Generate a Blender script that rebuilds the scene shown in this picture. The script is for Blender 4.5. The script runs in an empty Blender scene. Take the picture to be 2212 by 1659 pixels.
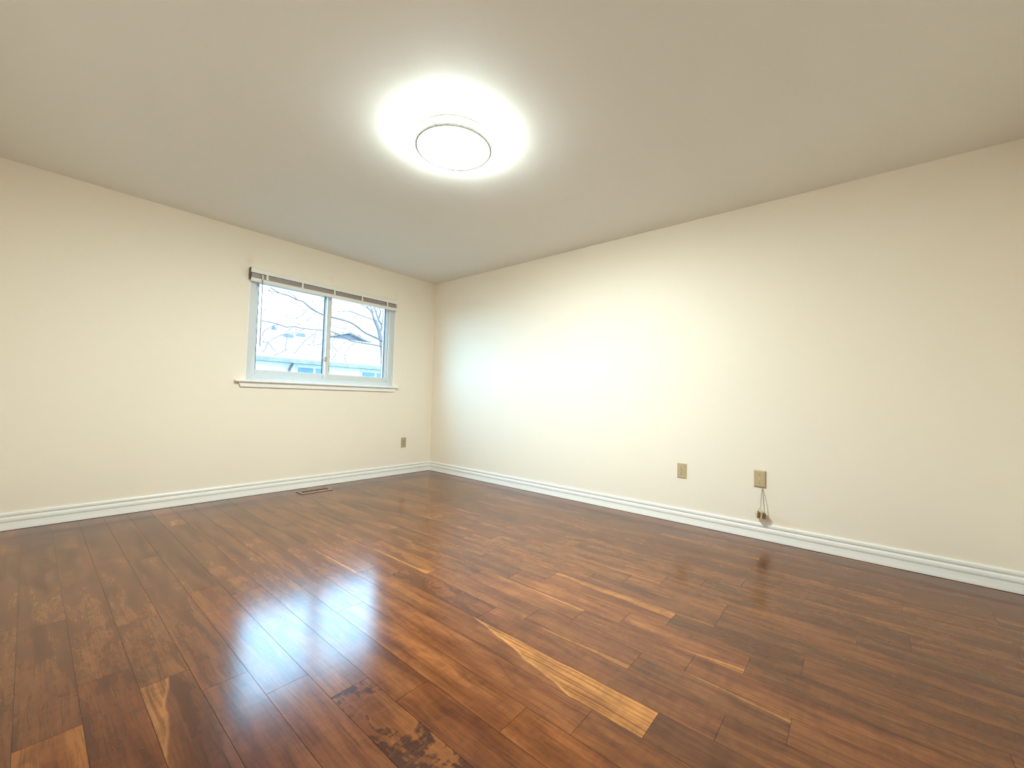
import bpy, bmesh, math, random
from mathutils import Vector, Matrix

random.seed(11)
SC = bpy.context.scene
C = SC.collection

# ------------------------------------------------------------------ camera
IMG_W, IMG_H = 2212, 1659
FPX = 884.9
YAW, PITCH, ROLL = 0.8673434, 0.0371457, 0.0272298
CAM = Vector((-3.4241, -4.2766, 0.9502))
FW = Vector((math.sin(YAW) * math.cos(PITCH), math.cos(YAW) * math.cos(PITCH), math.sin(PITCH)))
_r = Vector((math.cos(YAW), -math.sin(YAW), 0))
_u = _r.cross(FW)
RT = _r * math.cos(ROLL) + _u * math.sin(ROLL)
UP = -_r * math.sin(ROLL) + _u * math.cos(ROLL)
cam_data = bpy.data.cameras.new('camera')
cam_data.sensor_fit = 'HORIZONTAL'
cam_data.sensor_width = 36.0
cam_data.lens = 36.0 * FPX / IMG_W
cam_data.clip_start = 0.01
cam_data.clip_end = 300
cam = bpy.data.objects.new('camera', cam_data)
C.objects.link(cam)
m3 = Matrix((RT, UP, -FW)).transposed()
cam.matrix_world = Matrix.Translation(CAM) @ m3.to_4x4()
SC.camera = cam

# ------------------------------------------------------------------ light, exposure
SKY_STRENGTH = 17.0
LAMP_STRENGTH = 248.0
SC.view_settings.view_transform = 'Standard'
SC.view_settings.look = 'None'
SC.view_settings.exposure = 0.0
SC.view_settings.gamma = 1.0
SC.view_settings.use_curve_mapping = False
SC.cycles.use_denoising = True
SC.cycles.filter_width = 1.0
SC.cycles.max_bounces = 16
SC.cycles.diffuse_bounces = 8
SC.cycles.use_adaptive_sampling = True
SC.cycles.adaptive_threshold = 0.03
SC.cycles.glossy_bounces = 6
SC.cycles.transparent_max_bounces = 16
SC.cycles.sample_clamp_indirect = 12
SC.cycles.caustics_reflective = False
world = bpy.data.worlds.new('overcast_sky')
SC.world = world
world.use_nodes = True
bg = world.node_tree.nodes['Background']
SKY_COL = (0.35, 0.69, 1.0)
bg.inputs[0].default_value = SKY_COL + (1,)
bg.inputs[1].default_value = SKY_STRENGTH

H = 2.44
ROOM_X, ROOM_Y = -3.82, -5.01
WIN_L, WIN_R, WIN_B, WIN_T = -2.155, -0.59, 1.06, 2.05
WALL_T = 0.125

# a light portal tells Cycles where the daylight enters; it gives off nothing itself
pl = bpy.data.lights.new('window_portal', 'AREA')
pl.shape = 'RECTANGLE'
pl.size, pl.size_y = WIN_R - WIN_L, WIN_T - WIN_B
pl.cycles.is_portal = True
po = bpy.data.objects.new('window_portal', pl)
C.objects.link(po)
po.location = ((WIN_L + WIN_R) / 2, WALL_T + 0.01, (WIN_T + WIN_B) / 2)
po.rotation_euler = (math.radians(-90), 0, 0)


def at(px, py, Y):
    """world point on the plane y = Y seen through photo pixel px, py"""
    d = FW + RT * ((px - IMG_W / 2) / FPX) - UP * ((py - IMG_H / 2) / FPX)
    return CAM + d * ((Y - CAM.y) / d.y)


# ------------------------------------------------------------------ node helpers
class NT:
    def __init__(self, name):
        self.m = bpy.data.materials.new(name)
        self.m.use_nodes = True
        self.t = self.m.node_tree
        self.b = self.t.nodes['Principled BSDF']
        self.out = self.t.nodes['Material Output']

    def n(self, typ, **kw):
        nd = self.t.nodes.new(typ)
        for k, v in kw.items():
            setattr(nd, k, v)
        return nd

    def put(self, sock, v):
        if isinstance(v, (int, float)):
            sock.default_value = v
        elif isinstance(v, tuple):
            sock.default_value = v if len(v) == len(sock.default_value) else v + (1,)
        else:
            self.t.links.new(v, sock)

    def math(self, op, a, b=0.0, c=0.0, clamp=False):
        nd = self.n('ShaderNodeMath', operation=op, use_clamp=clamp)
        self.put(nd.inputs[0], a)
        self.put(nd.inputs[1], b)
        self.put(nd.inputs[2], c)
        return nd.outputs[0]

    def smooth(self, v, a, b, lo=0.0, hi=1.0):
        nd = self.n('ShaderNodeMapRange', interpolation_type='SMOOTHSTEP')
        self.put(nd.inputs['Value'], v)
        self.put(nd.inputs['From Min'], a)
        self.put(nd.inputs['From Max'], b)
        self.put(nd.inputs['To Min'], lo)
        self.put(nd.inputs['To Max'], hi)
        return nd.outputs[0]

    def mix(self, f, a, b, blend='MIX'):
        nd = self.n('ShaderNodeMix', data_type='RGBA', blend_type=blend)
        self.put(nd.inputs[0], f)
        self.put(nd.inputs[6], a)
        self.put(nd.inputs[7], b)
        return nd.outputs[2]

    def xyz(self, x, y, z=0.0):
        nd = self.n('ShaderNodeCombineXYZ')
        self.put(nd.inputs[0], x)
        self.put(nd.inputs[1], y)
        self.put(nd.inputs[2], z)
        return nd.outputs[0]

    def sep(self, v):
        nd = self.n('ShaderNodeSeparateXYZ')
        self.put(nd.inputs[0], v)
        return nd.outputs

    def noise(self, vec, scale=1.0, detail=3.0, rough=0.5, dist=0.0):
        nd = self.n('ShaderNodeTexNoise')
        if vec is not None:
            self.put(nd.inputs['Vector'], vec)
        nd.inputs['Scale'].default_value = scale
        nd.inputs['Detail'].default_value = detail
        nd.inputs['Roughness'].default_value = rough
        nd.inputs['Distortion'].default_value = dist
        return nd.outputs['Fac']

    def bump(self, h, strength, dist=0.01):
        nd = self.n('ShaderNodeBump')
        nd.inputs['Strength'].default_value = strength
        nd.inputs['Distance'].default_value = dist
        self.put(nd.inputs['Height'], h)
        self.put(self.b.inputs['Normal'], nd.outputs[0])


def mat(name, col, rough=0.5, metal=0.0, var=0.04, scale=30.0, spec=0.5):
    """plain material with a little procedural unevenness"""
    t = NT(name)
    co = t.n('ShaderNodeTexCoord').outputs['Object']
    f = t.noise(co, scale, 3)
    lo = tuple(c * (1 - var) for c in col)
    hi = tuple(min(1, c * (1 + var)) for c in col)
    t.put(t.b.inputs['Base Color'], t.mix(f, lo, hi))
    t.b.inputs['Roughness'].default_value = rough
    t.b.inputs['Metallic'].default_value = metal
    t.b.inputs['Specular IOR Level'].default_value = spec
    return t.m


def wall_mat(name, col, marks=()):
    t = NT(name)
    co = t.n('ShaderNodeTexCoord').outputs['Object']
    f = t.noise(co, 2.2, 4)
    c = t.mix(f, tuple(x * 0.985 for x in col), tuple(x * 1.01 for x in col))
    for (mx, mz, w, h, k) in marks:          # old filler spots over the window
        s = t.sep(co)
        wob = t.math('MULTIPLY', t.noise(co, 18, 2), 0.05)
        dx = t.math('ADD', t.math('ABSOLUTE', t.math('SUBTRACT', s[0], mx)), wob)
        dz = t.math('ADD', t.math('ABSOLUTE', t.math('SUBTRACT', s[2], mz)), wob)
        a = t.math('MULTIPLY', t.smooth(dx, w + 0.06, w - 0.02), t.smooth(dz, h + 0.06, h - 0.02))
        c = t.mix(t.math('MULTIPLY', a, k), c, tuple(x * 0.80 for x in (0.74, 0.72, 0.66)))
    t.put(t.b.inputs['Base Color'], c)
    t.b.inputs['Roughness'].default_value = 0.55
    t.b.inputs['Specular IOR Level'].default_value = 0.25
    t.bump(t.noise(co, 260, 2), 0.05, 0.002)
    return t.m


WALL_COL = (0.86, 0.788, 0.675)
M = {}
M['wall_marked'] = wall_mat('cream_wall_paint_with_filler_spots', WALL_COL,
                            ((-2.165, 2.17, 0.025, 0.045, 0.34), (-1.386, 2.171, 0.025, 0.03, 0.22), (-0.59, 2.16, 0.025, 0.035, 0.26)))
M['wall'] = wall_mat('cream_wall_paint', WALL_COL)
M['ceiling'] = wall_mat('flat_ceiling_paint', (0.78, 0.77, 0.735))
M['trim'] = mat('white_semigloss_trim', (0.84, 0.83, 0.80), 0.32, var=0.01)
M['vinyl'] = mat('white_window_vinyl', (0.63, 0.645, 0.635), 0.35, var=0.01)
M['gasket'] = mat('dark_glazing_gasket', (0.012, 0.016, 0.03), 0.5)
M['almond'] = mat('almond_plastic', (0.50, 0.395, 0.235), 0.38, var=0.02)
M['almond_face'] = mat('almond_plastic_face', (0.57, 0.455, 0.28), 0.35, var=0.02)
M['almond_green'] = mat('aged_almond_plastic', (0.42, 0.35, 0.20), 0.4, var=0.02)
M['slot'] = mat('dark_slot', (0.02, 0.015, 0.008), 0.6)
M['screw'] = mat('painted_screw', (0.40, 0.34, 0.22), 0.35, 0.3)
M['jack'] = mat('old_ivory_plastic', (0.64, 0.52, 0.36), 0.45)
M['jack_dark'] = mat('brown_jack_plastic', (0.20, 0.13, 0.055), 0.5)
M['cord'] = mat('grey_beige_cord', (0.42, 0.36, 0.25), 0.5)
M['blind_white'] = mat('white_blind_metal', (0.80, 0.77, 0.71), 0.4, var=0.01)
M['blind_slat'] = mat('taupe_blind_slat', (0.40, 0.355, 0.33), 0.4, var=0.08)
M['blind_end'] = mat('blind_end_shade', (0.10, 0.085, 0.06), 0.5)  # shade of the blind's end face put into the colour
M['wand'] = mat('smoky_wand_plastic', (0.19, 0.175, 0.20), 0.25)
M['nickel'] = mat('brushed_nickel', (0.26, 0.245, 0.20), 0.32, 1.0)
M['nickel_dark'] = mat('darkened_nickel', (0.10, 0.095, 0.075), 0.35, 1.0)  # same nickel, colour darkened so it stands out in the lamp's glare
M['register'] = mat('brown_register_metal', (0.27, 0.185, 0.135), 0.42, 0.0, 0.06)
M['duct_shade'] = mat('dark_duct_shade', (0.012, 0.010, 0.009), 0.8)

# lamp diffuser: a lit surface
t = NT('lit_white_diffuser')
t.b.inputs['Base Color'].default_value = (0.9, 0.9, 0.88, 1)
t.b.inputs['Emission Color'].default_value = (0.84, 0.965, 0.93, 1)
t.b.inputs['Emission Strength'].default_value = LAMP_STRENGTH
M['diffuser'] = t.m
t = NT('lit_white_diffuser_side')
t.b.inputs['Base Color'].default_value = (0.9, 0.9, 0.88, 1)
t.b.inputs['Emission Color'].default_value = (0.84, 0.965, 0.93, 1)
t.b.inputs['Emission Strength'].default_value = LAMP_STRENGTH * 0.50
M['diffuser_side'] = t.m

# window glass: clear, with a weak mirror reflection
t = NT('clear_window_glass')
tr = t.n('ShaderNodeBsdfTransparent')
tr.inputs[0].default_value = (0.97, 0.985, 0.985, 1)
gl = t.n('ShaderNodeBsdfGlossy')
gl.inputs['Roughness'].default_value = 0.02
fr = t.n('ShaderNodeFresnel')
fr.inputs['IOR'].default_value = 1.45
ms = t.n('ShaderNodeMixShader')
bf = t.n('ShaderNodeNewGeometry').outputs['Backfacing']
t.put(ms.inputs[0], t.math('MULTIPLY', fr.outputs[0], t.math('SUBTRACT', 1.0, bf)))
t.put(ms.inputs[1], tr.outputs[0])
t.put(ms.inputs[2], gl.outputs[0])
t.put(t.out.inputs['Surface'], ms.outputs[0])
M['glass'] = t.m

# outdoors
M['bark'] = mat('grey_bark', (0.055, 0.036, 0.034), 0.8, var=0.3, scale=60)
M['far_bark'] = mat('pale_grey_bark', (0.085, 0.060, 0.056), 0.8, var=0.3, scale=60)
M['needles'] = mat('blue_green_needles', (0.022, 0.035, 0.05), 0.7, var=0.5, scale=12)
M['siding'] = mat('pale_house_siding', (0.60, 0.58, 0.56), 0.6, var=0.05, scale=3)
M['gable'] = mat('blue_grey_gable_siding', (0.085, 0.068, 0.075), 0.6, var=0.1, scale=3)
M['gutter'] = mat('blue_grey_gutter_metal', (0.125, 0.085, 0.08), 0.4, var=0.5, scale=5)
M['house_trim'] = mat('pale_house_trim', (0.5, 0.5, 0.5), 0.5)
M['house_glass'] = mat('dark_house_window_glass', (0.05, 0.085, 0.095), 0.2, var=0.3, scale=4)
M['roof_vent'] = mat('dark_roof_vent_metal', (0.06, 0.05, 0.055), 0.5)
M['ground'] = mat('winter_lawn', (0.12, 0.09, 0.06), 0.9, var=0.2, scale=1)
t = NT('grey_roof_shingles')
co = t.n('ShaderNodeTexCoord').outputs['Object']
s = t.sep(co)
row = t.math('FRACT', t.math('MULTIPLY', s[1], 2.0))
edge = t.smooth(row, 0.40, 0.25)
brk = t.noise(t.xyz(t.math('MULTIPLY', s[0], 1.3), t.math('FLOOR', t.math('MULTIPLY', s[1], 2.0)), 0.0), 1.7, 4, 0.65)
f = t.math('MULTIPLY', edge, t.smooth(brk, 0.48, 0.55))
t.put(t.b.inputs['Base Color'], t.mix(f, (0.52, 0.44, 0.42), (0.105, 0.052, 0.046)))
t.b.inputs['Roughness'].default_value = 0.9
M['shingle'] = t.m

# hardwood floor: colour from per-plank attributes and stretched grain
t = NT('acacia_plank_floor')


def attr(name):
    return t.n('ShaderNodeAttribute', attribute_name=name)


g = t.sep(attr('grain').outputs['Vector'])       # metres along / across the plank, shifted per plank
q = t.sep(attr('place').outputs['Vector'])       # 0..1 along / across the plank
tone = attr('tone')
sapn = t.n('ShaderNodeSeparateColor')
t.put(sapn.inputs[0], attr('sap').outputs['Color'])
fign = t.n('ShaderNodeSeparateColor')
t.put(fign.inputs[0], attr('figure').outputs['Color'])
U, V = g[0], g[1]
warp = t.noise(t.xyz(t.math('MULTIPLY', U, 2.6), t.math('MULTIPLY', V, 9.0)), 1.0, 3, 0.55)
Vw = t.math('ADD', V, t.math('MULTIPLY', t.math('SUBTRACT', warp, 0.5), 0.085))
broad = t.noise(t.xyz(t.math('MULTIPLY', U, 1.9), t.math('MULTIPLY', Vw, 17.0)), 1.0, 4, 0.55)
Vs = t.math('ADD', V, t.math('MULTIPLY', t.math('SUBTRACT', warp, 0.5), 0.030))
streak = t.noise(t.xyz(t.math('MULTIPLY', U, 2.6), t.math('MULTIPLY', Vs, 105.0)), 1.0, 6, 0.68)
fine = t.noise(t.xyz(t.math('MULTIPLY', U, 12.0), t.math('MULTIPLY', Vs, 380.0)), 1.0, 3, 0.6)
lines = t.noise(t.xyz(t.math('MULTIPLY', U, 1.3), t.math('MULTIPLY', Vs, 60.0)), 1.0, 3, 0.5)
flame = t.math('SINE', t.math('MULTIPLY', t.noise(t.xyz(t.math('MULTIPLY', U, 2.2), t.math('MULTIPLY', V, 8.5)), 1.0, 2, 0.4), 46.0))
flame = t.smooth(flame, 0.25, 1.0)
curl = t.noise(t.xyz(t.math('MULTIPLY', U, 46.0), t.math('MULTIPLY', V, 9.0)), 1.0, 3, 0.55)
blot = t.noise(t.xyz(t.math('MULTIPLY', U, 5.5), t.math('MULTIPLY', V, 13.0)), 1.0, 4, 0.6, 0.4)
DARK, MID, LIGHT = (0.034, 0.0075, 0.0022), (0.110, 0.0312, 0.0080), (0.192, 0.0670, 0.0185)
c = t.mix(t.smooth(broad, 0.33, 0.66), MID, LIGHT)
c = t.mix(t.math('MULTIPLY', t.smooth(streak, 0.50, 0.72), 0.48), c, DARK)
c = t.mix(t.math('MULTIPLY', t.smooth(streak, 0.45, 0.28), 0.35), c, LIGHT)
c = t.mix(t.math('MULTIPLY', flame, t.math('MULTIPLY', fign.outputs[1], 0.24)), c, DARK)
c = t.mix(t.math('MULTIPLY', t.smooth(fine, 0.48, 0.75), 0.18), c, DARK)
c = t.mix(t.math('MULTIPLY', t.smooth(t.math('ABSOLUTE', t.math('SUBTRACT', lines, 0.5)), 0.030, 0.0), 0.26), c, DARK)
# mottled, curly figure
mot = t.math('MULTIPLY', t.smooth(t.math('ADD', blot, t.math('MULTIPLY', curl, 0.35)), 0.64, 0.74), fign.outputs[0])
c = t.mix(t.math('MULTIPLY', mot, 0.95), c, (0.026, 0.0068, 0.0032))
shim = t.math('MULTIPLY', t.smooth(curl, 0.52, 0.72), t.math('MULTIPLY', fign.outputs[0], 0.18))
c = t.mix(shim, c, (0.20, 0.066, 0.019))
# pale sapwood along one edge; its width runs from sap.r at one end to sap.g at the other
lim = t.math('ADD', sapn.outputs[0], t.math('MULTIPLY', q[0], t.math('SUBTRACT', sapn.outputs[1], sapn.outputs[0])))
lim = t.math('ADD', lim, t.math('MULTIPLY', t.math('SUBTRACT', t.noise(t.xyz(t.math('MULTIPLY', U, 5.0), 3.3), 1.0, 2, 0.5), 0.5), t.math('MINIMUM', 0.45, t.math('MULTIPLY', t.math('ABSOLUTE', lim), 1.6))))
dist = t.math('SUBTRACT', lim, t.math('ABSOLUTE', t.math('SUBTRACT', q[1], sapn.outputs[2])))
has = t.math('GREATER_THAN', t.math('MAXIMUM', sapn.outputs[0], sapn.outputs[1]), 0.02)
sm = t.math('MULTIPLY', t.smooth(dist, -0.03, 0.05), has)
sapc = t.mix(t.smooth(streak, 0.38, 0.64), (0.40, 0.175, 0.045), (0.17, 0.052, 0.010))
sapc = t.mix(t.smooth(dist, 0.10, 0.01), sapc, (0.44, 0.20, 0.058))
gold = t.smooth(t.math('MAXIMUM', sapn.outputs[0], sapn.outputs[1]), 0.0, 0.9, 0.50, 0.90)
c = t.mix(t.math('MULTIPLY', sm, gold), c, sapc)
# knots
vo = t.n('ShaderNodeTexVoronoi', feature='F1')
t.put(vo.inputs['Vector'], t.xyz(t.math('MULTIPLY', U, 2.1), t.math('MULTIPLY', Vw, 6.0)))
vo.inputs['Scale'].default_value = 1.0
kc = t.n('ShaderNodeSeparateColor')
t.put(kc.inputs[0], vo.outputs['Color'])
kn = t.math('MULTIPLY', t.smooth(vo.outputs['Distance'], 0.13, 0.03), t.math('GREATER_THAN', kc.outputs[0], 0.84))
c = t.mix(t.math('MULTIPLY', kn, 0.85), c, (0.028, 0.010, 0.006))
vary = t.smooth(t.math('ADD', t.math('MULTIPLY', blot, 0.75), t.math('MULTIPLY', curl, 0.25)), 0.34, 0.66, 0.74, 1.28)
c = t.mix(1.0, c, t.xyz(vary, t.math('POWER', vary, 1.12), t.math('POWER', vary, 1.2)), 'MULTIPLY')
c = t.mix(1.0, c, tone.outputs['Color'], 'MULTIPLY')
t.put(t.b.inputs['Base Color'], c)
rv = t.noise(t.xyz(t.math('MULTIPLY', U, 3.0), t.math('MULTIPLY', V, 12.0)), 1.0, 2)
t.put(t.b.inputs['Roughness'], t.math('ADD', 0.158, t.math('MULTIPLY', rv, 0.04)))
t.b.inputs['Specular IOR Level'].default_value = 0.50
t.bump(t.math('ADD', t.math('MULTIPLY', streak, 0.5), t.math('MULTIPLY', blot, 0.8)), 0.035, 0.004)
M['floor'] = t.m


# ------------------------------------------------------------------ object helpers
def tag(o, label=None, cat=None, group=None, kind=None):
    if label:
        o['label'] = label
    if cat:
        o['category'] = cat
    if group:
        o['group'] = group
    if kind:
        o['kind'] = kind
    return o


def empty(name, loc, label, cat, group=None, kind=None):
    o = bpy.data.objects.new(name, None)
    o.empty_display_size = 0.05
    C.objects.link(o)
    o.location = loc
    return tag(o, label, cat, group, kind)


def link(name, bm, m, parent=None, smooth=False, bevel=0.0, seg=2):
    """bm in world coordinates; linked as one mesh object under parent"""
    me = bpy.data.meshes.new(name)
    bmesh.ops.recalc_face_normals(bm, faces=bm.faces[:])
    if parent is not None:
        base = Vector((0, 0, 0))
        p = parent
        while p is not None:
            base += p.location
            p = p.parent
        bmesh.ops.translate(bm, vec=-base, verts=bm.verts[:])
    bm.to_mesh(me)
    bm.free()
    me.materials.append(m)
    o = bpy.data.objects.new(name, me)
    C.objects.link(o)
    if parent is not None:
        o.parent = parent
    if smooth:
        for pgn in me.polygons:
            pgn.use_smooth = True
    if bevel:
        b = o.modifiers.new('bevel', 'BEVEL')
        b.width = bevel
        b.segments = seg
        b.limit_method = 'ANGLE'
    return o


def box(bm, x0, x1, y0, y1, z0, z1):
    vs = [bm.verts.new(v) for v in ((x0, y0, z0), (x1, y0, z0), (x1, y1, z0), (x0, y1, z0),
                                    (x0, y0, z1), (x1, y0, z1), (x1, y1, z1), (x0, y1, z1))]
    for f in ((3, 2, 1, 0), (4, 5, 6, 7), (0, 1, 5, 4), (1, 2, 6, 5), (2, 3, 7, 6), (3, 0, 4, 7)):
        bm.faces.new([vs[i] for i in f])
    return vs


def boxes(*bs):
    bm = bmesh.new()
    for b in bs:
        box(bm, *b)
    return bm


def tube(bm, pts, rads, n=8):
    pts = [Vector(p) for p in pts]
    rings = []
    ref = Vector((0.31, 0.17, 0.93)).normalized()
    for i, p in enumerate(pts):
        d = (pts[min(i + 1, len(pts) - 1)] - pts[max(i - 1, 0)]).normalized()
        a = d.cross(ref)
        if a.length < 1e-4:
            a = d.cross(Vector((1, 0, 0)))
        a.normalize()
        b = d.cross(a)
        r = rads if isinstance(rads, (int, float)) else rads[i]
        rings.append([bm.verts.new(p + a * (r * math.cos(2 * math.pi * k / n)) + b * (r * math.sin(2 * math.pi * k / n))) for k in range(n)])
    for r0, r1 in zip(rings, rings[1:]):
        for k in range(n):
            bm.faces.new((r0[k], r0[(k + 1) % n], r1[(k + 1) % n], r1[k]))
    bm.faces.new(rings[0][::-1])
    bm.faces.new(rings[-1])


def lathe(bm, cx, cy, prof, n=96, closed=False):
    """prof: list of (radius, z) revolved about a vertical axis"""
    rings = []
    for r, z in prof:
        if r < 1e-6:
            rings.append([bm.verts.new((cx, cy, z))])
        else:
            rings.append([bm.verts.new((cx + r * math.cos(2 * math.pi * k / n), cy + r * math.sin(2 * math.pi * k / n), z)) for k in range(n)])
    pairs = list(zip(rings, rings[1:])) + ([(rings[-1], rings[0])] if closed else [])
    for a, b in pairs:
        for k in range(n):
            k2 = (k + 1) % n
            if len(a) == 1 and len(b) > 1:
                bm.faces.new((a[0], b[k2], b[k]))
            elif len(b) == 1 and len(a) > 1:
                bm.faces.new((a[k], a[k2], b[0]))
            elif len(a) > 1:
                bm.faces.new((a[k], a[k2], b[k2], b[k]))


def extrude_profile(bm, prof, place, ends):
    """prof: 2-D outline; place(p, s) -> world; swept between the two values in ends"""
    a = [bm.verts.new(place(p, ends[0])) for p in prof]
    b = [bm.verts.new(place(p, ends[1])) for p in prof]
    n = len(prof)
    for i in range(n):
        bm.faces.new((a[i], a[(i + 1) % n], b[(i + 1) % n], b[i]))
    bm.faces.new(a[::-1])
    bm.faces.new(b)


def outline_prism(bm, pts, place, d0, d1):
    a = [bm.verts.new(place(p, d0)) for p in pts]
    b = [bm.verts.new(place(p, d1)) for p in pts]
    n = len(pts)
    for i in range(n):
        bm.faces.new((a[i], a[(i + 1) % n], b[(i + 1) % n], b[i]))
    bm.faces.new(a[::-1])
    bm.faces.new(b)


# ------------------------------------------------------------------ room shell
bm = boxes((ROOM_X - 0.15, WIN_L, 0, WALL_T, 0, H), (WIN_R, 0.15, 0, WALL_T, 0, H),
           (WIN_L, WIN_R, 0, WALL_T, 0, WIN_B - 0.02), (WIN_L, WIN_R, 0, WALL_T, WIN_T, H))
tag(link('wall_left', bm, M['wall_marked']), 'cream wall on the left with the window in it', 'wall', kind='structure')
tag(link('wall_right', boxes((0, 0.15, ROOM_Y - 0.15, 0, 0, H)), M['wall']), 'long cream wall on the right with two plastic wall plates', 'wall', kind='structure')
tag(link('wall_back', boxes((ROOM_X - 0.15, 0, ROOM_Y - 0.15, ROOM_Y, 0, H)), M['wall']), 'plain cream wall behind the viewer facing the window', 'wall', kind='structure')
tag(link('wall_near', boxes((ROOM_X - 0.15, ROOM_X, ROOM_Y, 0, 0, H)), M['wall']), 'plain cream wall behind the viewer facing the long right wall', 'wall', kind='structure')
tag(link('ceiling', boxes((ROOM_X - 0.15, 0.15, ROOM_Y - 0.15, WALL_T, H, H + 0.15)), M['ceiling']), 'flat off-white ceiling with one round light', 'ceiling', kind='structure')

# ---- plank floor
PW, X0 = 0.1283, -2.768
STEP, YA = 0.1585, -3.011
known = {-4: [-1.372, -2.376], -3: [-2.018, -2.529], -2: [-1.684, -2.685], -1: [-1.877, -2.848], 0: [-1.097, -2.042, -3.011],
         1: [-2.213, -3.17], 2: [-2.532, -3.49], 3: [-2.051, -3.646], 4: [-2.224, -3.804], 5: [-2.37, -3.01, -3.96], 6: [-2.50, -3.166, -3.643, -4.117],
         7: [-2.683, -3.322, -3.799], 8: [-2.849, -3.485, -3.96], 9: [-3.004, -3.641, -4.116], 10: [-2.21, -3.158, -3.799], 11: [-2.37, -3.320],
         12: [-2.529, -2.699, -3.472], 13: [-2.05, -2.85, -3.64], 14: [-2.21, -2.83, -3.80], 15: [-2.994], 16: [-3.162], -5: [-1.796, -2.6]}
# hand-set looks: (column, plank holding this y) -> tone, sap0, sap1, side, curl, flame
looks = {
    (4, -3.2): ((1.12, 1.06, 0.95), -1.25, 1.35, 1.0, 0.15, 0.3),     # long board with the golden wedge of sapwood
    (0, -3.4): ((1.25, 1.22, 1.1), 0.0, 0.0, 0, 1.0, 0.1),            # mottled board, bottom middle
    (-1, -3.2): ((1.0, 0.92, 0.9), 0.0, 0.0, 0.0, 0.3, 0.3),
    (-2, -2.2): ((0.86, 0.80, 0.85), 0.0, 0.0, 1, 0.3, 0.6),
    (-2, -3.0): ((0.75, 0.66, 0.70), 0.0, 0.0, 0, 0.1, 0.5),
    (-3, -2.9): ((0.62, 0.54, 0.58), 0.55, -0.3, 0.0, 0.1, 0.5),      # purplish dark board with a pale triangle at its end
    (-3, -2.3): ((0.92, 0.88, 0.85), 0.0, 0.0, 0, 0.35, 0.8),
    (-4, -2.7): ((0.62, 0.46, 0.40), 0.0, 0.0, 1.0, 0.1, 0.25),      # red-brown dark board
    (-4, -2.0): ((1.02, 0.95, 0.9), 0.0, 0.0, 0.0, 0.45, 0.8),
    (-5, -2.9): ((1.10, 1.0, 0.75), 0.0, 0.0, 0, 0.15, 1.0),
    (-5, -2.2): ((0.72, 0.62, 0.62), 0.0, 0.0, 0, 0.2, 0.6),
    (-1, -2.3): ((0.98, 0.86, 0.82), 0.0, 0.0, 1, 0.2, 0.3),
    (-1, -1.5): ((0.74, 0.70, 0.70), 0.0, 0.0, 0, 0.1, 0.2),
    (1, -3.4): ((0.98, 0.85, 0.78), 0.0, 0.0, 0, 0.05, 0.6),
    (1, -2.7): ((0.95, 0.88, 0.88), 0.0, 0.0, 0, 0.05, 0.4),
    (2, -3.0): ((1.18, 1.10, 1.0), 0.0, 0.0, 0, 0.05, 0.6),
    (2, -3.8): ((1.12, 0.98, 0.80), 0.0, 0.0, 0, 0.02, 0.3),
    (3, -3.0): ((1.22, 1.12, 0.98), 0.0, 0.0, 0, 0.15, 0.9),
    (3, -3.9): ((0.95, 0.85, 0.7), 0.0, 0.0, 0, 0.05, 0.6),
    (4, -4.1): ((0.70, 0.66, 0.62), 0.0, 0.0, 0, 0.1, 0.5),           # dark board right after the golden one
    (5, -3.5): ((0.98, 0.88, 0.85), 0.0, 0.0, 0, 0.05, 0.5),
    (6, -3.4): ((1.0, 0.92, 0.88), 0.0, 0.22, 0.0, 0.1, 0.4),
    (6, -2.8): ((1.25, 1.2, 1.12), 0.0, 0.0, 0, 0.4, 0.3),
    (7, -3.0): ((1.28, 1.22, 1.1), 0.0, 0.10, 1.0, 0.15, 0.7),
    (7, -3.5): ((1.2, 1.1, 1.0), 0.0, 0.0, 0, 0.4, 0.4),
    (8, -3.2): ((1.3, 1.22, 1.1), 0.0, 0.0, 0.0, 0.1, 0.5),
    (9, -3.3): ((1.3, 1.2, 1.0), 0.25, 0.35, 1.0, 0.25, 0.4),         # golden streaked board
    (10, -3.5): ((0.92, 0.88, 0.88), 0.0, 0.12, 0.0, 0.1, 0.3),
    (10, -2.9): ((1.22, 1.15, 1.0), 0.0, 0.0, 0, 0.1, 0.6),
    (11, -2.9): ((1.1, 1.1, 1.0), 0.0, 0.0, 0, 0.1, 0.3),
    (12, -3.1): ((1.2, 1.12, 1.0), 0.0, 0.08, 0.0, 0.1, 0.4),
    (5, -2.2): ((1.2, 1.1, 1.0), 0.0, 0.0, 0, 0.2, 0.4),
    (4, -2.0): ((1.25, 1.18, 1.1), 0.0, 0.18, 0.0, 0.3, 0.5),
    (5, -2.7): ((1.02, 0.9, 0.85), 0.0, 0.0, 0, 0.6, 0.3),
    (6, -2.2): ((1.2, 1.15, 1.05), 0.0, 0.2, 0.0, 0.2, 0.5),
}
rng = random.Random(5)
verts, faces, uvs, places, tones, saps, figs = [], [], [], [], [], [], []
kmin = math.floor((ROOM_X - X0) / PW)
kmax = math.ceil((0 - X0) / PW)
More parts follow.
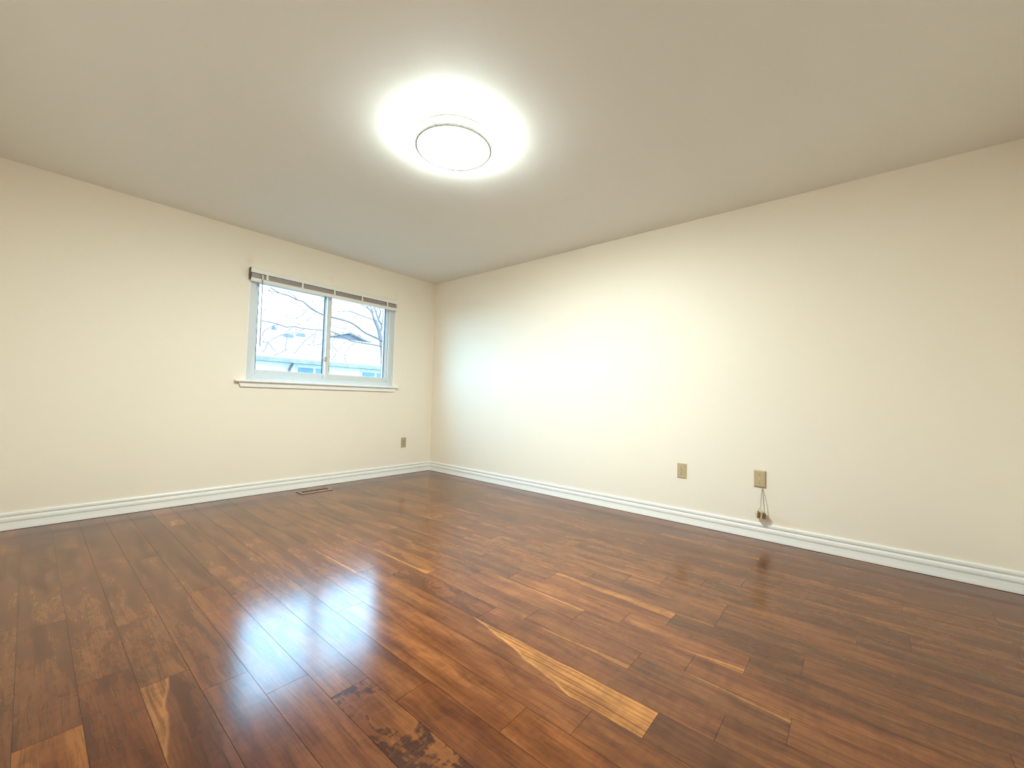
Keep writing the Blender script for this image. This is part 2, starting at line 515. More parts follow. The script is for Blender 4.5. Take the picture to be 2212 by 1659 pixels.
for k in range(kmin, kmax):
    xa, xb = max(X0 + k * PW, ROOM_X), min(X0 + (k + 1) * PW, 0.0)
    if xb - xa < 0.004:
        continue
    js = sorted(known.get(k, []), reverse=True)
    if not js:
        js = [YA - STEP * round((rng.uniform(-2.2, -3.2) - YA) / -STEP)]
    lens = (3, 4, 4, 5, 6, 6, 7)
    while js[0] < -0.35:
        nx = js[0] + STEP * rng.choice(lens)
        if nx > -0.12:
            break
        js.insert(0, nx)
    while js[-1] > ROOM_Y + 0.3:
        nx = js[-1] - STEP * rng.choice(lens)
        if nx < ROOM_Y + 0.1:
            break
        js.append(nx)
    ys = [0.0] + js + [ROOM_Y]
    for ya, yb in zip(ys, ys[1:]):
        look = next((v for (kk, yy), v in looks.items() if kk == k and yb < yy < ya), None)
        if look is None:
            b = rng.gauss(0.98, 0.14)
            w = rng.uniform(-0.05, 0.025)
            sp = xa > -2.2 and rng.random() < 0.08
            look = ((b, b * (0.97 + w), b * (0.95 + 1.5 * w)), 0.0, 0.0, float(rng.random() < .5), rng.choice((0.03, 0.06, 0.1, 0.25)), rng.uniform(0.15, 0.8))
            if sp:
                look = (look[0], rng.uniform(-.2, .05), rng.uniform(.05, .3), look[3], look[4], look[5])
        tn, s0, s1, side, cu, fl = look
        seed = rng.uniform(0, 90)
        e, gp, dep = 0.0005, 0.0005, 0.0011
        i0 = len(verts)
        for (x, y, z) in ((xa + e, ya - e, 0), (xb - e, ya - e, 0), (xb - e, yb + e, 0), (xa + e, yb + e, 0),
                          (xa + gp, ya - gp, -dep), (xb - gp, ya - gp, -dep), (xb - gp, yb + gp, -dep), (xa + gp, yb + gp, -dep)):
            verts.append((x, y, z))
            uvs.append((ya - y + seed, x - (X0 + k * PW) + seed * 0.71))
            places.append(((ya - y) / (ya - yb), (x - (X0 + k * PW)) / PW))
            dk = 1.0 if z > -0.0004 else 0.10
            tones.append((tn[0] * dk, tn[1] * dk, tn[2] * dk, 1))
            saps.append((s0, s1, side, 1))
            figs.append((cu, fl, 0, 1))
        for f in ((3, 2, 1, 0), (0, 1, 5, 4), (1, 2, 6, 5), (2, 3, 7, 6), (3, 0, 4, 7)):
            faces.append(tuple(i0 + j for j in f))
nplank = len(verts)
i0 = nplank
for v in ((ROOM_X - .15, ROOM_Y - .15, -0.06), (0.15, ROOM_Y - .15, -0.06), (0.15, WALL_T, -0.06), (ROOM_X - .15, WALL_T, -0.06),
          (ROOM_X - .15, ROOM_Y - .15, -0.0012), (0.15, ROOM_Y - .15, -0.0012), (0.15, WALL_T, -0.0012), (ROOM_X - .15, WALL_T, -0.0012)):
    verts.append(v)
    uvs.append((0, 0)); places.append((0, 0)); tones.append((.06, .05, .05, 1)); saps.append((0, 0, 0, 1)); figs.append((0, 0, 0, 1))
for f in ((3, 2, 1, 0), (4, 5, 6, 7), (0, 1, 5, 4), (1, 2, 6, 5), (2, 3, 7, 6), (3, 0, 4, 7)):
    faces.append(tuple(i0 + j for j in f))
me = bpy.data.meshes.new('floor')
me.from_pydata(verts, [], faces)
for nm, data in (('grain', uvs), ('place', places)):
    a = me.attributes.new(nm, 'FLOAT2', 'POINT')
    a.data.foreach_set('vector', [x for d in data for x in d])
for nm, data in (('tone', tones), ('sap', saps), ('figure', figs)):
    a = me.attributes.new(nm, 'FLOAT_COLOR', 'POINT')
    a.data.foreach_set('color', [x for d in data for x in d])
me.materials.append(M['floor'])
me.update()
bmx = bmesh.new()
bmx.from_mesh(me)
bmesh.ops.recalc_face_normals(bmx, faces=bmx.faces[:])
for f in bmx.faces:                         # every plank top looks up
    if abs(f.normal.z) > 0.99 and f.calc_center_median().z > -0.0001 and f.normal.z < 0:
        f.normal_flip()
bmx.to_mesh(me)
bmx.free()
fl = bpy.data.objects.new('floor', me)
C.objects.link(fl)
tag(fl, 'glossy reddish brown hardwood plank floor', 'floor', kind='structure')

# ---- baseboards
PROF = [(0, 0.002), (0.017, 0.002), (0.0165, 0.012), (0.0135, 0.030), (0.0115, 0.046), (0.0115, 0.0505), (0.0072, 0.0522), (0.0072, 0.0548), (0.0128, 0.0565),
        (0.0138, 0.064), (0.0132, 0.074), (0.0105, 0.082), (0.0022, 0.0862), (0.0018, 0.0902), (0.0085, 0.0925), (0.0100, 0.098), (0.0098, 0.108), (0.0070, 0.114), (0, 0.115)]
bm = bmesh.new()
extrude_profile(bm, PROF, lambda p, s: Vector((s - (p[0] if s > -0.5 else 0), -p[0], p[1])), (ROOM_X, 0.0))
tag(link('baseboard_left', bm, M['trim']), 'white grooved baseboard along the window wall', 'baseboard', kind='structure')
bm = bmesh.new()
extrude_profile(bm, PROF, lambda p, s: Vector((-p[0], s - (p[0] if s > -0.5 else 0), p[1])), (ROOM_Y, 0.0))
tag(link('baseboard_right', bm, M['trim']), 'white grooved baseboard along the long right wall', 'baseboard', kind='structure')

# ------------------------------------------------------------------ window
win = empty('window_1', ((WIN_L + WIN_R) / 2, 0.1, WIN_B), 'white sliding window of two panes in the left wall', 'window', kind='structure')
# painted head and side lining inside the opening
bm = boxes((WIN_L, WIN_L + 0.010, 0.0, 0.012, WIN_B, WIN_T), (WIN_R - 0.010, WIN_R, 0.0, 0.012, WIN_B, WIN_T), (WIN_L, WIN_R, 0.0, 0.040, WIN_T - 0.010, WIN_T))
link('jamb', bm, M['trim'], win, bevel=0.002)
# stepped vinyl frame
FY0, FY1 = 0.014, 0.125
fl_, fr_, fb_, ft_ = WIN_L + 0.001, WIN_R - 0.001, WIN_B + 0.002, WIN_T - 0.011
bm = boxes((fl_, -2.100, FY0 + 0.006, FY1, fb_, ft_), (-0.664, fr_, FY0 + 0.006, FY1, fb_, ft_),
           (-2.100, -0.664, FY0 + 0.006, FY1, fb_, 1.102), (-2.100, -0.664, FY0 + 0.030, FY1, 2.016, ft_),
           (-2.100, -2.084, FY0 + 0.022, FY1, fb_, ft_), (-0.682, -0.664, FY0 + 0.022, FY1, fb_, ft_), (-2.084, -0.682, FY0 + 0.022, FY1, 1.102, 1.116),
           (fl_, -2.128, FY0, FY0 + 0.006, fb_, ft_), (-0.622, fr_, FY0, FY0 + 0.006, fb_, ft_), (-2.128, -0.622, FY0, FY0 + 0.006, fb_, 1.084))
link('window_frame', bm, M['vinyl'], win, bevel=0.0015)


def sash(x0, x1, z0, z1, y0, y1, st_l, st_r, rail_b, rail_t):
    bm = boxes((x0, x0 + st_l, y0, y1, z0, z1), (x1 - st_r, x1, y0, y1, z0, z1),
               (x0 + st_l, x1 - st_r, y0, y1, z0, z0 + rail_b), (x0 + st_l, x1 - st_r, y0, y1, z1 - rail_t, z1))
    s = link('window_sash', bm, M['vinyl'], win, bevel=0.002)
    gx0, gx1, gz0, gz1 = x0 + st_l, x1 - st_r, z0 + rail_b, z1 - rail_t
    yc = y0 + (y1 - y0) * 0.70
    link('pane', boxes((gx0 + .0005, gx1 - .0005, yc, yc + 0.004, gz0 + .0005, gz1 - .0005)), M['glass'], s)
    w = 0.007
    bm = boxes((gx0, gx0 + w, yc - .014, yc - .0005, gz0, gz1), (gx1 - w, gx1, yc - .014, yc - .0005, gz0, gz1))
    tag(link('gasket', bm, M['gasket'], s), 'dark rubber strip beside the glass')
    return s


sash(-2.090, -1.372, 1.110, 2.020, 0.086, 0.118, 0.040, 0.036, 0.056, 0.030)
s2 = sash(-1.400, -0.676, 1.112, 2.020, 0.048, 0.082, 0.042, 0.018, 0.052, 0.030)
bm = bmesh.new()
tube(bm, [(-1.402, 0.060, 1.338), (-1.413, 0.052, 1.330), (-1.413, 0.048, 1.310), (-1.402, 0.052, 1.300)], 0.005)
box(bm, -1.4035, -1.388, 0.0425, 0.0478, 1.292, 1.346)
tag(link('latch', bm, M['screw'], s2, bevel=0.001), 'small grey sash latch')

# stool and apron
bm = bmesh.new()
prof = [(-0.046, 1.046), (-0.046, 1.056), (-0.043, 1.060), (-0.036, 1.061), (-0.001, 1.061), (-0.001, 1.041), (-0.040, 1.041)]
extrude_profile(bm, prof, lambda p, s: Vector((s, p[0], p[1])), (-2.232, -0.540))
box(bm, WIN_L, WIN_R, -0.001, 0.013, 1.041, 1.061)
link('window_stool', bm, M['trim'], win, bevel=0.002)
bm = bmesh.new()
outline_prism(bm, [(-2.203, 1.041), (-0.558, 1.041), (-0.580, 1.000), (-2.188, 0.998)], lambda p, d: Vector((p[0], d, p[1])), -0.020, -0.0005)
link('apron', bm, M['trim'], win, bevel=0.002)

# ------------------------------------------------------------------ raised blind
bl = empty('window_blind', (-1.378, -0.02, 1.97), 'raised mini blind stacked at the top of the window', 'blind')
BX0, BX1 = -2.157, -0.600
link('headrail', boxes((BX0, BX1, -0.040, -0.001, 2.052, 2.093)), M['blind_white'], bl, bevel=0.003)
link('valance_lip', boxes((BX0 - 0.001, BX1 + 0.006, -0.043, -0.040, 2.050, 2.062)), M['blind_white'], bl, bevel=0.001)
link('shaded_end_cap', boxes((BX0 - 0.0045, BX0 - 0.0005, -0.042, -0.001, 1.985, 2.096)), M['blind_end'], bl, bevel=0.001)  # dark strip carrying the shade on the blind's left end
nsl = 11
z = 2.0095
slat0 = None
for i in range(nsl):
    zz = z + i * 0.0037
    jit = random.uniform(-0.0012, 0.0012)
    bm = bmesh.new()
    # shallow crowned slat
    arc = [(-0.0125 + 0.025 * a / 6, 0.0011 * (1 - ((a - 3) / 3) ** 2)) for a in range(7)]
    ol = arc + [(p[0], p[1] - 0.0027) for p in arc[::-1]]
    extrude_profile(bm, ol, lambda p, s: Vector((s, -0.0215 + jit + p[0], zz + p[1])), (BX0 + 0.006, BX1 - 0.006))
    link('slat', bm, M['blind_slat'], bl)
link('bottom_rail', boxes((BX0 + 0.002, BX1 - 0.002, -0.037, -0.006, 1.972, 2.006)), M['blind_white'], bl, bevel=0.006, seg=3)
for x in (-2.022, -1.702, -1.374, -1.057, -0.737):
    bm = boxes((x - 0.008, x + 0.008, -0.0445, -0.0405, 2.022, 2.051), (x - 0.010, x + 0.010, -0.046, -0.038, 2.004, 2.022))
    link('ladder_clip', bm, M['blind_white'], bl, bevel=0.0015)
bm = bmesh.new()
tube(bm, [(-2.064, -0.052, 2.000), (-2.062, -0.051, 1.75), (-2.059, -0.050, 1.379), (-2.059, -0.050, 1.374)], [0.0036, 0.0036, 0.0042, 0.0025], 6)
wd = link('tilt_wand', bm, M['wand'], bl)
bm = bmesh.new()
tube(bm, [(-2.064, -0.041, 2.038), (-2.064, -0.052, 2.036), (-2.064, -0.053, 2.015), (-2.064, -0.052, 1.996)], [0.005, 0.006, 0.006, 0.004], 8)
link('wand_hook', bm, M['blind_white'], wd)

# ------------------------------------------------------------------ ceiling light
LX, LY = -1.910, -2.506
lp = empty('ceiling_light', (LX, LY, H), 'round flush ceiling light with two thin nickel rings, switched on', 'ceiling light')
bm = bmesh.new()
lathe(bm, LX, LY, [(0, H - 0.0005), (0.200, H - 0.0005), (0.200, H - 0.012), (0, H - 0.012)])
link('base_pan', bm, M['blind_white'], lp)
bm = bmesh.new()
lathe(bm, LX, LY, [(0.2045, H - 0.0605), (0.2045, H - 0.066), (0.198, H - 0.0695), (0.16, H - 0.074), (0.09, H - 0.077), (0, H - 0.079), (0, H - 0.0605)])
link('diffuser', bm, M['diffuser'], lp, smooth=True)
bm = bmesh.new()
lathe(bm, LX, LY, [(0.195, H - 0.0125), (0.2055, H - 0.014), (0.2055, H - 0.0600), (0.195, H - 0.0600)], closed=True)
link('diffuser_band', bm, M['diffuser_side'], lp, smooth=False)


def ring(r0, r1, z0, z1, name, m='nickel'):
    bm = bmesh.new()
    lathe(bm, LX, LY, [(r0, z0), (r1, z0), (r1, z1), (r0, z1)], closed=True)
    return link(name, bm, M[m], lp, bevel=0.0008)


ring(0.2135, 0.2190, H - 0.0205, H - 0.0125, 'upper_ring', 'nickel_dark')
ring(0.2065, 0.2150, H - 0.070, H - 0.058, 'lower_ring')
for px, py in ((943, 268), (1057, 335), (938, 357)):
    d = FW + RT * ((px - IMG_W / 2) / FPX) - UP * ((py - IMG_H / 2) / FPX)
    hp = CAM + d * ((H - 0.05 - CAM.z) / d.z)
    a = math.atan2(hp.y - LY, hp.x - LX)
    x, y = LX + 0.2155 * math.cos(a), LY + 0.2155 * math.sin(a)
    bm = bmesh.new()
    tube(bm, [(x, y, H - 0.0165), (x, y, H - 0.070)], 0.0030, 8)
    ps = link('post', bm, M['nickel_dark'], lp)
    bm = bmesh.new()
    tube(bm, [(x, y, H - 0.0695), (x, y, H - 0.071), (x, y, H - 0.078), (x, y, H - 0.080)], [0.002, 0.004, 0.004, 0.0015], 10)
    link('finial', bm, M['nickel'], ps)


# ------------------------------------------------------------------ wall plates
def wall_place(wall, cx, cz):
    """local (across, up, out of the wall) -> world"""
    if wall == 'right':
        return lambda a, b, o: Vector((-o, cx - a, cz + b))
    return lambda a, b, o: Vector((cx + a, -o, cz + b))


def pbox(bm, P, a0, a1, b0, b1, o0, o1):
    vs = [bm.verts.new(P(*v)) for v in ((a0, b0, o0), (a1, b0, o0), (a1, b1, o0), (a0, b1, o0), (a0, b0, o1), (a1, b0, o1), (a1, b1, o1), (a0, b1, o1))]
    for f in ((3, 2, 1, 0), (4, 5, 6, 7), (0, 1, 5, 4), (1, 2, 6, 5), (2, 3, 7, 6), (3, 0, 4, 7)):
        bm.faces.new([vs[i] for i in f])


def pdisc(bm, P, a, b, r, o0, o1, n=16, flat=0.0):
    pts = []
    for k in range(n):
        an = 2 * math.pi * k / n
        yy = r * math.sin(an)
        if flat:
            yy = max(-flat, min(flat, yy))
        pts.append((a + r * math.cos(an), b + yy))
    outline_prism(bm, pts, lambda p, d: P(p[0], p[1], d), o0, o1)


def plate_bm(P, w, h, th, inset):
    """plate with a sloped rim"""
    bm = bmesh.new()
    o = [(-w, -h), (w, -h), (w, h), (-w, h)]
    i = [(-w + inset, -h + inset), (w - inset, -h + inset), (w - inset, h - inset), (-w + inset, h - inset)]
    r0 = [bm.verts.new(P(a, b, 0.0005)) for a, b in o]
    r1 = [bm.verts.new(P(a, b, th * 0.45)) for a, b in o]
    r2 = [bm.verts.new(P(a, b, th)) for a, b in i]
    for A, B in ((r0, r1), (r1, r2)):
        for k in range(4):
            bm.faces.new((A[k], A[(k + 1) % 4], B[(k + 1) % 4], B[k]))
    bm.faces.new(r2)
    bm.faces.new(r0[::-1])
    return bm


def outlet(wall, cx, cz, w, h, pm, fm, label, group):
    P = wall_place(wall, cx, cz)
    t = empty('wall_outlet', P(0, -h, 0), label, 'outlet', group)
    link('cover_plate', plate_bm(P, w, h, 0.0060, 0.0035), pm, t, bevel=0.0008)
    for s in (1, -1):
        bm = bmesh.new()
        pdisc(bm, P, 0, s * 0.0195, 0.0172, 0.0061, 0.0078, 24, 0.0138)
        r = link('receptacle', bm, fm, t, bevel=0.0006)
        bm = bmesh.new()
        pbox(bm, P, -0.0080, -0.0052, s * 0.0195 + 0.0012, s * 0.0195 + 0.0098, 0.0079, 0.0082)
        pbox(bm, P, 0.0052, 0.0078, s * 0.0195 + 0.0022, s * 0.0195 + 0.0098, 0.0079, 0.0082)
        pdisc(bm, P, 0, s * 0.0195 - 0.0062, 0.0036, 0.0079, 0.0082, 12)
        link('slots', bm, M['slot'], r)
    bm = bmesh.new()
    pdisc(bm, P, 0, 0, 0.0034, 0.0061, 0.0075, 12)
    link('screw', bm, M['jack_dark'], t)
    return t


outlet('left', -0.4145, 0.383, 0.0365, 0.0605, M['almond_green'], M['almond_green'], 'olive beige wall outlet below the window, near the corner', 'duplex wall outlets')
outlet('right', -3.1875, 0.4140, 0.0360, 0.0590, M['almond'], M['almond_face'], 'almond duplex outlet on the right wall, left of the phone plate', 'duplex wall outlets')

P = wall_place('right', -3.7305, 0.4290)
pp = empty('phone_wall_plate', P(0, -0.0595, 0), 'thick almond blank-looking phone plate above the dangling jack', 'wall plate')
link('cover_plate', plate_bm(P, 0.0375, 0.0595, 0.0125, 0.0045), M['almond'], pp, bevel=0.0022, seg=3)
for s in (1, -1):
    bm = bmesh.new()
    pdisc(bm, P, 0, s * 0.030, 0.0036, 0.0126, 0.0142, 14)
    sc_ = link('screw', bm, M['screw'], pp, bevel=0.0005)
    bm = bmesh.new()
    pbox(bm, P, -0.0032, 0.0032, s * 0.030 - 0.0006, s * 0.030 + 0.0006, 0.0143, 0.0146)
    link('screw_slot', bm, M['slot'], sc_)
bm = bmesh.new()
pdisc(bm, P, 0, 0, 0.0085, 0.0126, 0.0136, 20)
pbox(bm, P, -0.0050, 0.0050, -0.0135, -0.0095, 0.0126, 0.0136)
pbox(bm, P, -0.0050, 0.0050, 0.0095, 0.0130, 0.0126, 0.0136)
link('jack_cover', bm, M['almond_face'], pp, bevel=0.0005)

# ---- the jack hanging on its cord below the plate
jk = empty('phone_jack', (-0.04, -3.744, 0.150), 'old ivory and brown phone jack dangling on a thin looped cord', 'phone jack')
# rotate: the jack body is turned, its axis along the wall with a little tilt
ax = Vector((0.30, -0.94, -0.10)).normalized()          # from its pale front to the rear block
upv = Vector((0.05, -0.10, 1.0))
upv = (upv - ax * upv.dot(ax)).normalized()
sd = ax.cross(upv)
JC = Vector((-0.040, -3.7435, 0.181))


def jbox(bm, a0, a1, b0, b1, c0, c1):
    vs = [bm.verts.new(JC + ax * a + upv * b + sd * c_) for a, b, c_ in
          ((a0, b0, c0), (a1, b0, c0), (a1, b1, c0), (a0, b1, c0), (a0, b0, c1), (a1, b0, c1), (a1, b1, c1), (a0, b1, c1))]
    for f in ((3, 2, 1, 0), (4, 5, 6, 7), (0, 1, 5, 4), (1, 2, 6, 5), (2, 3, 7, 6), (3, 0, 4, 7)):
        bm.faces.new([vs[i] for i in f])


bm = bmesh.new()
jbox(bm, -0.030, -0.022, -0.022, 0.021, -0.022, 0.022)
fc = link('front_face', bm, M['jack'], jk, bevel=0.003, seg=3)
bm = bmesh.new()
jbox(bm, -0.0306, -0.0301, -0.004, 0.004, -0.005, 0.005)
link('socket', bm, M['slot'], fc)
bm = bmesh.new()
jbox(bm, -0.0218, -0.005, -0.022, 0.019, -0.020, 0.020)
link('jack_body', bm, M['jack_dark'], jk, bevel=0.002)
bm = bmesh.new()
for k in range(3):
    jbox(bm, -0.0046 + k * 0.0042, -0.0010 + k * 0.0042, -0.024, 0.023, -0.0205, 0.0205)
link('ribbed_collar', bm, M['jack'], jk, bevel=0.0012)
bm = bmesh.new()
jbox(bm, 0.0082, 0.029, -0.021, 0.017, -0.016, 0.016)
link('rear_block', bm, M['jack_dark'], jk, bevel=0.002)
bm = bmesh.new()
tube(bm, [(-0.006, -3.7455, 0.371), (-0.009, -3.7445, 0.340), (-0.018, -3.742, 0.290), (-0.026, -3.7415, 0.245), (-0.033, -3.739, 0.226),
          (-0.040, -3.732, 0.217), (-0.046, -3.7285, 0.208), (-0.046, -3.728, 0.199)], 0.0024, 8)
tube(bm, [(-0.033, -3.739, 0.226), (-0.040, -3.742, 0.222), (-0.046, -3.749, 0.215), (-0.044, -3.7545, 0.205), (-0.042, -3.756, 0.196)], 0.0023, 8)
link('cord', bm, M['cord'], jk, smooth=True)
bm = bmesh.new()
tube(bm, [(-0.005, -3.746, 0.371), (-0.010, -3.750, 0.345), (-0.018, -3.757, 0.310), (-0.024, -3.7605, 0.270), (-0.028, -3.763, 0.235), (-0.030, -3.764, 0.212), (-0.033, -3.762, 0.193)], 0.0020, 8)
link('cord', bm, M['cord'], jk, smooth=True)

# ------------------------------------------------------------------ floor register
rg = empty('floor_register', (-1.567, -0.212, 0.0), 'brown slotted floor vent by the baseboard under the window', 'floor vent')
RX0, RX1, RY0, RY1 = -1.716, -1.420, -0.280, -0.148
SX0, SX1, SY0, SY1 = -1.685, -1.437, -0.232, -0.165
bm = bmesh.new()
ins = 0.006
for (a0, a1, b0, b1) in ((RX0, RX1, RY0, SY0), (RX0, RX1, SY1, RY1), (RX0, SX0, SY0, SY1), (SX1, RX1, SY0, SY1)):
    box(bm, a0, a1, b0, b1, 0.0004, 0.0055)
link('register_frame', bm, M['register'], rg, bevel=0.0018)
link('duct_shade', boxes((SX0, SX1, SY0, SY1, 0.0004, 0.0012)), M['duct_shade'], rg)  # flat dark sheet standing in for the shade inside the opening
nl = 14
for i in range(1, nl):
    x = SX0 + 0.012 + (SX1 - SX0 - 0.024) * i / nl
    bm = bmesh.new()
    w = 0.0042
    # small curved louver, bowed to one side
    pts = []
    for k in range(7):
        tt = k / 6
        pts.append((x + 0.008 * math.sin(math.pi * tt) * (1 if i % 2 else -1), SY0 + (SY1 - SY0) * tt))
    ol = [(p[0] - w, p[1]) for p in pts] + [(p[0] + w, p[1]) for p in pts[::-1]]
    outline_prism(bm, ol, lambda p, d: Vector((p[0], p[1], d)), 0.0013, 0.0048)
    link('louver', bm, M['register'], rg)

# ------------------------------------------------------------------ outdoors
tag(link('ground', boxes((-40, 40, 0.6, 60, -1.6, -1.5)), M['ground']), 'pale winter lawn outside the window', 'ground', kind='structure')


def cp(cx, cy):           # window close-up -> photo pixels
    return 500 + cx / 4.88, 540 + cy / 4.88


YH = 13.0
nh = empty('neighbor_house', (0, YH, -1.5), 'pale neighbouring house with a long shingled roof seen through the window', 'house')
e0 = at(*cp(100, 1122), YH)
ez = (at(*cp(270, 1128), YH).z + at(*cp(1590, 1228), YH).z) / 2
zE = ez
XL, XR = -9.0, 16.0
ridge = at(*cp(700, 900), YH + 4.5)
zR = ridge.z
link('house_wall', boxes((XL + 0.4, XR - 0.4, YH + 0.45, YH + 8.5, -1.5, zE + 0.05)), M['siding'], nh)
# roof built with its own local axes so shingle rows follow the slope
run, rise = 4.5, zR - zE
sl = math.hypot(run, rise)
ang = math.atan2(rise, run)
for sgn in (1, -1):
    bm = boxes((XL, XR, 0, sl, 0, 0.12))
    o = link('roof', bm, M['shingle'])
    o.parent = nh
    if sgn == 1:
        o.location = Vector((0, YH, zE)) - nh.location
        o.rotation_euler = (ang, 0, 0)
    else:
        o.location = Vector((0, YH + 2 * run, zE)) - nh.location
        o.rotation_euler = (ang, 0, math.pi)
        o.location.x = XL + XR
link('gutter', boxes((XL, XR, YH - 0.14, YH - 0.01, zE - 0.17, zE + 0.02)), M['gutter'], nh, bevel=0.02)
bm = bmesh.new()
a, b = at(*cp(655, 1180), YH + 0.05), at(*cp(612, 1255), YH + 0.35)
tube(bm, [a, b, (b.x, YH + 0.38, b.z - 0.3), (b.x, YH + 0.38, -1.4)], 0.055, 8)
link('downspout', bm, M['gutter'], nh)
for (u0, v0, u1, u2, u3, drop) in ((700, 1236, 862, 888, 985, 1.2), (1380, 1288, 1508, 1530, 1650, 1.2)):
    a, b, c2, d2 = (at(*cp(u, v0), YH + 0.42) for u in (u0, u1, u2, u3))
    zt = a.z
    w = link('house_window', boxes((a.x - 0.07, d2.x + 0.07, YH + 0.405, YH + 0.445, zt - drop - 0.08, zt + 0.08)), M['house_trim'], nh)
    for xa_, xb_ in ((a.x, b.x), (c2.x, d2.x)):
        link('pane', boxes((xa_, xb_, YH + 0.39, YH + 0.4045, zt - drop, zt)), M['house_glass'], w)
for (u0, v0, u1) in ((556, 944, 648), (692, 910, 770)):
    # a point on the roof slope
    for it in range(1):
        Y = YH + run * 0.72 if v0 > 930 else YH + run * 0.84
        a, b = at(*cp(u0, v0), Y), at(*cp(u1, v0), Y)
        zz = zE + (Y - YH) * rise / run + 0.12
    link('roof_vent', boxes((a.x, b.x, Y - 0.10, Y + 0.25, zz - 0.05, zz + 0.15)), M['roof_vent'], nh, bevel=0.02)

# second house: gable end further right, behind the first roof
YG = 24.0
pk, lf, rt = at(*cp(1252, 850), YG), at(*cp(1150, 935), YG), at(*cp(1640, 1040), YG)
gh = empty('gabled_house', (pk.x, YG, -1.5), 'house with a dark blue gable showing above the neighbouring roof', 'house')
gw = 3.6
slope = (pk.z - rt.z) / max(0.1, rt.x - pk.x)
bm = bmesh.new()
outline_prism(bm, [(pk.x - 1.3, -1.5), (pk.x + gw, -1.5), (pk.x + gw, pk.z - 0.28 - slope * gw), (pk.x, pk.z - 0.22), (pk.x - 1.3, pk.z - 0.22 - slope * 1.3)],
              lambda p, d: Vector((p[0], d, p[1])), YG + 0.3, YG + 7)
link('house_wall', bm, M['gable'], gh)
for sx, ln in ((1, gw + 0.4), (-1, 1.9)):
    bm = bmesh.new()
    pts = [(pk.x, pk.z), (pk.x + sx * ln, pk.z - slope * ln), (pk.x + sx * ln, pk.z - slope * ln - 0.16), (pk.x, pk.z - 0.16)]
    outline_prism(bm, pts, lambda p, d: Vector((p[0], d, p[1])), YG, YG + 7.3)
    link('roof', bm, M['shingle'], gh)
    bm = bmesh.new()
    pts = [(pk.x, pk.z - 0.10), (pk.x + sx * ln, pk.z - slope * ln - 0.10), (pk.x + sx * ln, pk.z - slope * ln - 0.19), (pk.x, pk.z - 0.19)]
    outline_prism(bm, pts, lambda p, d: Vector((p[0], d, p[1])), YG - 0.07, YG - 0.01)
    link('fascia', bm, M['gutter'], gh)


# ---- bare tree whose limbs cross the whole window
def limb(bm, cpts, y0, y1, r0, r1, wob=0.02):
    n = len(cpts)
    pts, rr = [], []
    for i, (cx, cy) in enumerate(cpts):
        f = i / (n - 1)
        Y = y0 + (y1 - y0) * f
        pts.append(at(*cp(cx, cy), Y))
        rr.append(r0 + (r1 - r0) * f)
    # round the corners
    fin, fr_ = [], []
    for i in range(n - 1):
        p0, p1, p2, p3 = pts[max(i - 1, 0)], pts[i], pts[i + 1], pts[min(i + 2, n - 1)]
        for k in range(3):
            s_ = k / 3
            fin.append(0.5 * ((2 * p1) + (p2 - p0) * s_ + (2 * p0 - 5 * p1 + 4 * p2 - p3) * s_ ** 2 + (3 * p1 - p0 - 3 * p2 + p3) * s_ ** 3))
            fr_.append((rr[i] * (1 - s_) + rr[i + 1] * s_) * random.uniform(0.9, 1.12))
    fin.append(pts[-1])
    fr_.append(rr[-1])
    tube(bm, fin, fr_, 6)
    return fin


YT = 7.5
base = at(*cp(1620, 985), YT)
bt = empty('bare_tree', (base.x + 0.5, YT, -1.5), 'bare winter tree whose long thin branches cross both panes', 'tree')
bm = bmesh.new()
tube(bm, [(base.x + 0.55, YT, -1.5), (base.x + 0.45, YT, 0.2), (base.x + 0.30, YT, 1.4), (base.x + 0.1, YT - .02, base.z - 0.05), (base.x + 0.25, YT, base.z + 1.2), (base.x + 0.5, YT, base.z + 2.6)],
     [0.17, 0.14, 0.12, 0.10, 0.08, 0.05], 10)
link('trunk', bm, M['bark'], bt, smooth=True)
main = [(1640, 985), (1580, 955), (1500, 915), (1400, 868), (1300, 790), (1215, 750), (1070, 712), (990, 690), (915, 660), (825, 605), (760, 548), (690, 525), (600, 480), (510, 455), (410, 395)]
second = [(1640, 1030), (1500, 1000), (1320, 972), (1260, 955), (1150, 900), (1060, 862), (980, 852), (900, 840), (770, 830), (650, 806), (590, 815), (500, 785), (400, 760), (310, 745)]
third = [(1620, 800), (1560, 760), (1480, 730), (1340, 680), (1240, 645), (1120, 652)]
limbs = [
    (main, 7.5, 6.2, 0.030, 0.011), (second, 7.6, 5.9, 0.019, 0.011), (third, 7.7, 7.0, 0.016, 0.011),
]
for L in limbs:
    bm = bmesh.new()
    limb(bm, *L)
    link('branch', bm, M['bark'], bt, smooth=True)
